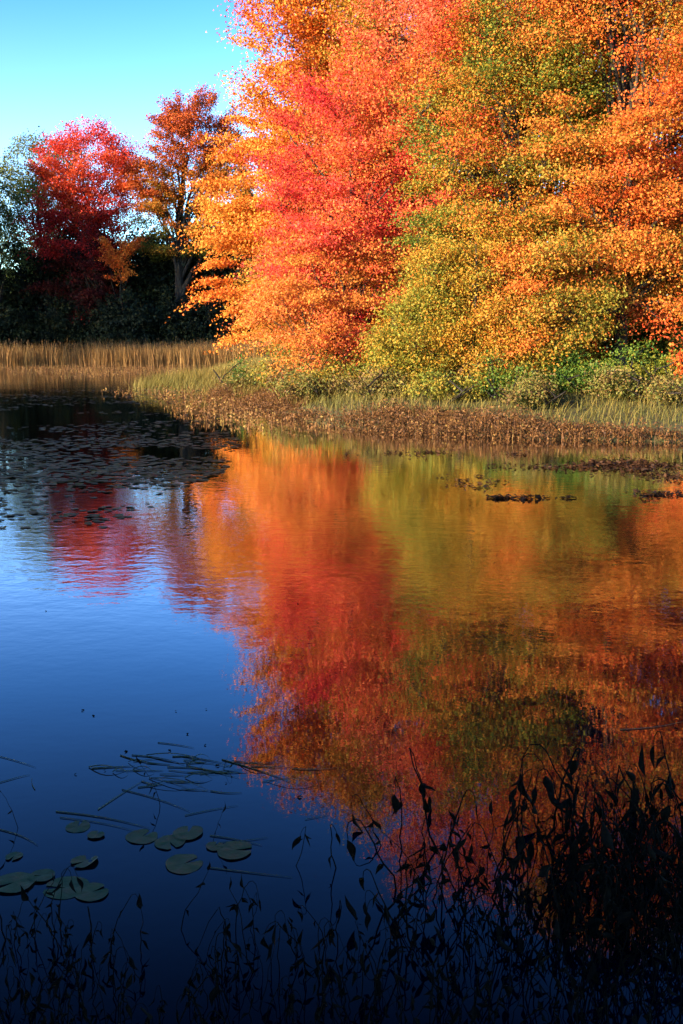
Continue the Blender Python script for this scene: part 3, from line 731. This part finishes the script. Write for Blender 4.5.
# ------------------------------------------------------------------ withered pickerelweed stalks in the near shade
def withered(seed):
    """one stalk that rises, kinks and lets its shrivelled leaves hang; returns stem and leaf meshes (about 0.4 m tall)"""
    r = np.random.default_rng(seed)
    h = r.uniform(.28, .50); a = r.uniform(0, 6.28); d = np.array([math.cos(a), math.sin(a), 0])
    kind = [0, 1, 3, 0, 2, 1, 3, 0][seed % 8]
    pts = [np.array([0, 0, -.2]), np.array([0, 0, .0])]
    q = np.array([0, 0, 0.])
    ns = 6; lean = r.uniform(.02, .30)
    for s in range(1, ns + 1):
        q = q + np.array([0, 0, h / ns]) + d * h / ns * lean * s * .5 + r.normal(0, .011, 3) * [1, 1, .3]
        pts.append(q.copy())
    if kind in (0, 1):          # kinked over
        sp = r.uniform(.7, 1.6)
        for s in range(4):
            q = q + d * sp * [.018, .026, .018, .008][s] + np.array([0, 0, [.014, -.004, -.03, -.04][s] * sp]) + r.normal(0, .003, 3); pts.append(q.copy())
        ld = unit(d * r.uniform(-.2, .5) + np.array([0, 0, -1.0]) + r.normal(0, .2, 3))
    elif kind == 2:             # broken: falls back down towards the water
        e = q + d * r.uniform(.06, .16) + np.array([0, 0, -q[2] * r.uniform(.35, .9)])
        for t in (.12, .5, 1): pts.append(q + (e - q) * t + np.array([0, 0, .02 * math.sin(t * 3.14)]) + r.normal(0, .006, 3))
        q = pts[-1]; ld = unit(d * .4 + np.array([0, 0, -.8]))
    else:                       # upright with a twisted leaf at the tip
        ld = unit(d * .5 + np.array([0, 0, 1.0]) + r.normal(0, .25, 3))
    pts = np.array(pts)
    rad = np.linspace(.0050, .0020, len(pts)) * r.uniform(.75, 1.15)
    V, F = tubes_geo([(pts, rad)], 6)
    stem = mesh_np('stalk', V, [F], M['blackstem'], True)

    def leaf(o, dirn, L, W):
        side = unit(np.cross(dirn, unit(r.normal(size=3)))); nrm = np.cross(dirn, side)
        rows = []; nrow = 10; cu = r.uniform(-.6, .6); tw = r.uniform(-1.3, 1.3)
        prof = [.08, .42, .80, 1.0, .96, .82, .62, .40, .2, .02]
        for i in range(nrow):
            t = i / (nrow - 1)
            c = o + dirn * L * t + nrm * L * cu * t * t * .6 + side * L * .06 * math.sin(5 * t + seed)
            ca, sa = math.cos(tw * t), math.sin(tw * t); s2 = side * ca + nrm * sa; n2 = nrm * ca - side * sa
            w = W * prof[i] * .5
            for u, lift in ((-1, .55), (-.5, .12), (0, 0), (.5, .15), (1, .7)):
                rows.append(c + s2 * u * w * .85 + n2 * w * (lift + .14 * math.sin(9 * t + u * 4 + seed)))
        V = np.array(rows)
        ii = np.array([[i * 5 + j, i * 5 + j + 1, (i + 1) * 5 + j + 1, (i + 1) * 5 + j] for i in range(nrow - 1) for j in range(4)])
        return mesh_np('leaf', V, [ii], M['blackleaf'], True)
    leaves = [leaf(q, ld, r.uniform(.09, .17), r.uniform(.030, .060))]
    for k in range(r.integers(1, 4)):
        j = r.integers(3, 7); dd = unit(np.append(r.normal(size=2), -1.1))
        leaves.append(leaf(pts[j], dd, r.uniform(.06, .13), r.uniform(.015, .042)))
    return stem, leaves


PROTO = [withered(s) for s in range(40)]
def stalk(px, py, scale, lab, group, proto=None, rz=None):
    p = on_water(px, py)
    stem, lvs = PROTO[rng.integers(len(PROTO)) if proto is None else proto]
    e = empty('pickerelweed', (p.x, p.y, 0), rng.uniform(0, 6.28) if rz is None else rz)
    e.scale = (scale,) * 3
    e.rotation_euler.x, e.rotation_euler.y = rng.normal(0, .17), rng.normal(0, .17)
    add('stalk', stem, e)
    for l in lvs: add('leaf', l, e)
    return tag(e, lab, 'water plant', group)

G1, L1 = 'withered stalks in the black tangle at the right', 'black withered stalk with hanging leaf inside the dense tangle over the orange reflection'
G2, L2 = 'withered stalks in the dark water along the bottom', 'thin withered stalk standing in the dark blue water along the bottom edge'
G3, L3 = 'withered stalks left of the tangle', 'withered stalk in the loose fringe between the open blue water and the black tangle'
def tangle_spot():
    while True:
        px, py = rng.uniform(470, 720), rng.uniform(835, 970)
        if rng.random() < np.clip((px - 450) / 150, .12, 1) ** 1.5 * np.interp(py, [800, 850, 920, 960], [.5, 1, 1, .6]): return px, py
for i in range(136):
    px, py = tangle_spot()
    stalk(px, py, rng.uniform(.4, .82) * np.interp(px, [470, 600], [.7, 1]), L1, G1)
for i in range(34):
    stalk(rng.uniform(385, 520), rng.uniform(850, 960), rng.uniform(.35, .7), L3, G3)
for i in range(112):
    px = rng.uniform(-10, 700); py = rng.uniform(950, 1110)
    stalk(px, py, rng.uniform(.24, .5) * (1.0 if px > 360 else .85), L2, G2)
# past those, the thin litter of smaller broken stalks between them reads as one mass
acc = Acc()
for i in range(330):
    px, py = tangle_spot() if i < 150 else (rng.uniform(-10, 700), rng.uniform(930, 1080))
    p = np.array(on_water(px, py)); a = rng.uniform(0, 6.28); sc = rng.uniform(.22, .5)
    stem, lvs = PROTO[rng.integers(len(PROTO))]
    for me in [stem] + lvs:
        v = np.empty(len(me.vertices) * 3, np.float32); me.vertices.foreach_get('co', v); v = v.reshape(-1, 3) * sc
        c, s_ = math.cos(a), math.sin(a)
        v = v @ np.array([[c, s_, 0], [-s_, c, 0], [0, 0, 1]]) + p
        f = np.empty(len(me.loops), np.int32); me.loops.foreach_get('vertex_index', f)
        acc.put(v, f.reshape(-1, 4))
tag(add('stalk_litter', acc.mesh('stalk_litter', M['blackstem'], True)), 'litter of small black broken stalks between the larger withered plants', 'stalks', kind='stuff')
U = 'lone withered stalks standing clear'
for px, py, sc, pr, lab in [
    (546, 838, 1.15, 8, 'tall stalk looped over at its tip, left of the tallest one'), (578, 842, 1.3, 3, 'tallest stalk with a dark pointed leaf at its tip above the tangle'),
    (296, 866, .42, 1, 'short lone stalk with a drooping leaf left of the fringe'), (336, 868, .45, 0, 'bent lone stalk with paired hanging leaves near the blue and orange border'),
    (381, 846, .6, 3, 'stalk with a nodding leaf at the left edge of the orange reflection'), (402, 850, .72, 7, 'upright stalk with a twisted leaf beside the nodding one'),
    (437, 850, .7, 4, 'stalk with a hooked leaf standing over the orange reflection'), (450, 838, .62, 11, 'slim stalk with an upright leaf near the hooked one'),
    (505, 846, .8, 9, 'stalk with a curled leaf at the left shoulder of the tangle'), (522, 850, .9, 15, 'stalk with a raised blade leaf at the left shoulder of the tangle'),
    (250, 930, .3, 5, 'small lone stalk with a flat leaf in the blue water near the bottom'), (213, 842, .28, 2, 'tiny broken stub beside the rightmost lily pad'),
    (224, 768, .2, 3, 'tiny black stub standing at the end of the straw raft'), (18, 828, .35, 6, 'broken black stem folded over near the left picture edge'),
    (160, 806, .35, 10, 'broken black stem leaning in front of the straw raft'), (642, 838, 1.0, 12, 'stalk arching over at the top right of the tangle'),
]:
    stalk(px, py, sc * (.82 if sc > .75 else 1), lab, U, pr)

# ------------------------------------------------------------------ light
SUN_EL, SUN_AZ_TO = R(17), math.atan2(.80, .60)       # light travels towards +x (.80) and +y (.60)
w = bpy.data.worlds.new('World'); SC.world = w; w.use_nodes = True
nt = w.node_tree; bg = nt.nodes['Background']
sky = nt.nodes.new('ShaderNodeTexSky'); sky.sky_type = 'NISHITA'; sky.sun_disc = False
sky.sun_elevation = SUN_EL
# sun stands at azimuth opposite to the light's travel
sx, sy = -math.sin(SUN_AZ_TO), -math.cos(SUN_AZ_TO)
sky.sun_rotation = math.atan2(sx, sy)
sky.altitude = 0; sky.air_density = 1.0; sky.dust_density = .3; sky.ozone_density = 4.0
# the deep, saturated blue of a clear October evening, paling towards the horizon
gm = nt.nodes.new('ShaderNodeGamma'); gm.inputs[1].default_value = 2.05
nt.links.new(sky.outputs[0], gm.inputs[0])
tc = nt.nodes.new('ShaderNodeTexCoord'); sp = nt.nodes.new('ShaderNodeSeparateXYZ'); nt.links.new(tc.outputs['Generated'], sp.inputs[0])
mr = nt.nodes.new('ShaderNodeMapRange'); mr.interpolation_type = 'SMOOTHSTEP'
for k_, v_ in (('From Min', math.sin(R(3))), ('From Max', math.sin(R(19.5))), ('To Min', 1.0), ('To Max', 0.0)): mr.inputs[k_].default_value = v_
nt.links.new(sp.outputs['Z'], mr.inputs['Value'])
gl = nt.nodes.new('ShaderNodeMix'); gl.data_type = 'RGBA'; gl.blend_type = 'ADD'; gl.clamp_result = False
nt.links.new(mr.outputs[0], gl.inputs['Factor']); nt.links.new(gm.outputs[0], gl.inputs['A'])
gl.inputs['B'].default_value = (3.2, 1.9, .2, 1)
tn = nt.nodes.new('ShaderNodeMix'); tn.data_type = 'RGBA'; tn.blend_type = 'MULTIPLY'; tn.inputs['Factor'].default_value = 1
tn.inputs['B'].default_value = (.92, .90, .78, 1)
nt.links.new(gl.outputs['Result'], tn.inputs['A'])
nt.links.new(tn.outputs['Result'], bg.inputs['Color']); bg.inputs['Strength'].default_value = .052
sd = bpy.data.lights.new('sun', 'SUN'); sd.energy = 5.0; sd.angle = R(.5); sd.color = (1.0, .80, .56)
so = bpy.data.objects.new('sun', sd); COL.objects.link(so); so.location = (-30, -20, 30)
d = Vector((math.sin(SUN_AZ_TO) * math.cos(SUN_EL), math.cos(SUN_AZ_TO) * math.cos(SUN_EL), -math.sin(SUN_EL)))
so.rotation_euler = d.to_track_quat('-Z', 'Y').to_euler()

SC.view_settings.view_transform = 'Standard'; SC.view_settings.look = 'None'
SC.view_settings.exposure = 1.8; SC.view_settings.gamma = 1
SC.cycles.max_bounces = 6; SC.cycles.transparent_max_bounces = 4; SC.cycles.diffuse_bounces = 3; SC.cycles.glossy_bounces = 3; SC.cycles.transmission_bounces = 2
SC.cycles.sample_clamp_indirect = 4
SC.cycles.use_denoising = True; SC.cycles.denoiser = 'OPENIMAGEDENOISE'
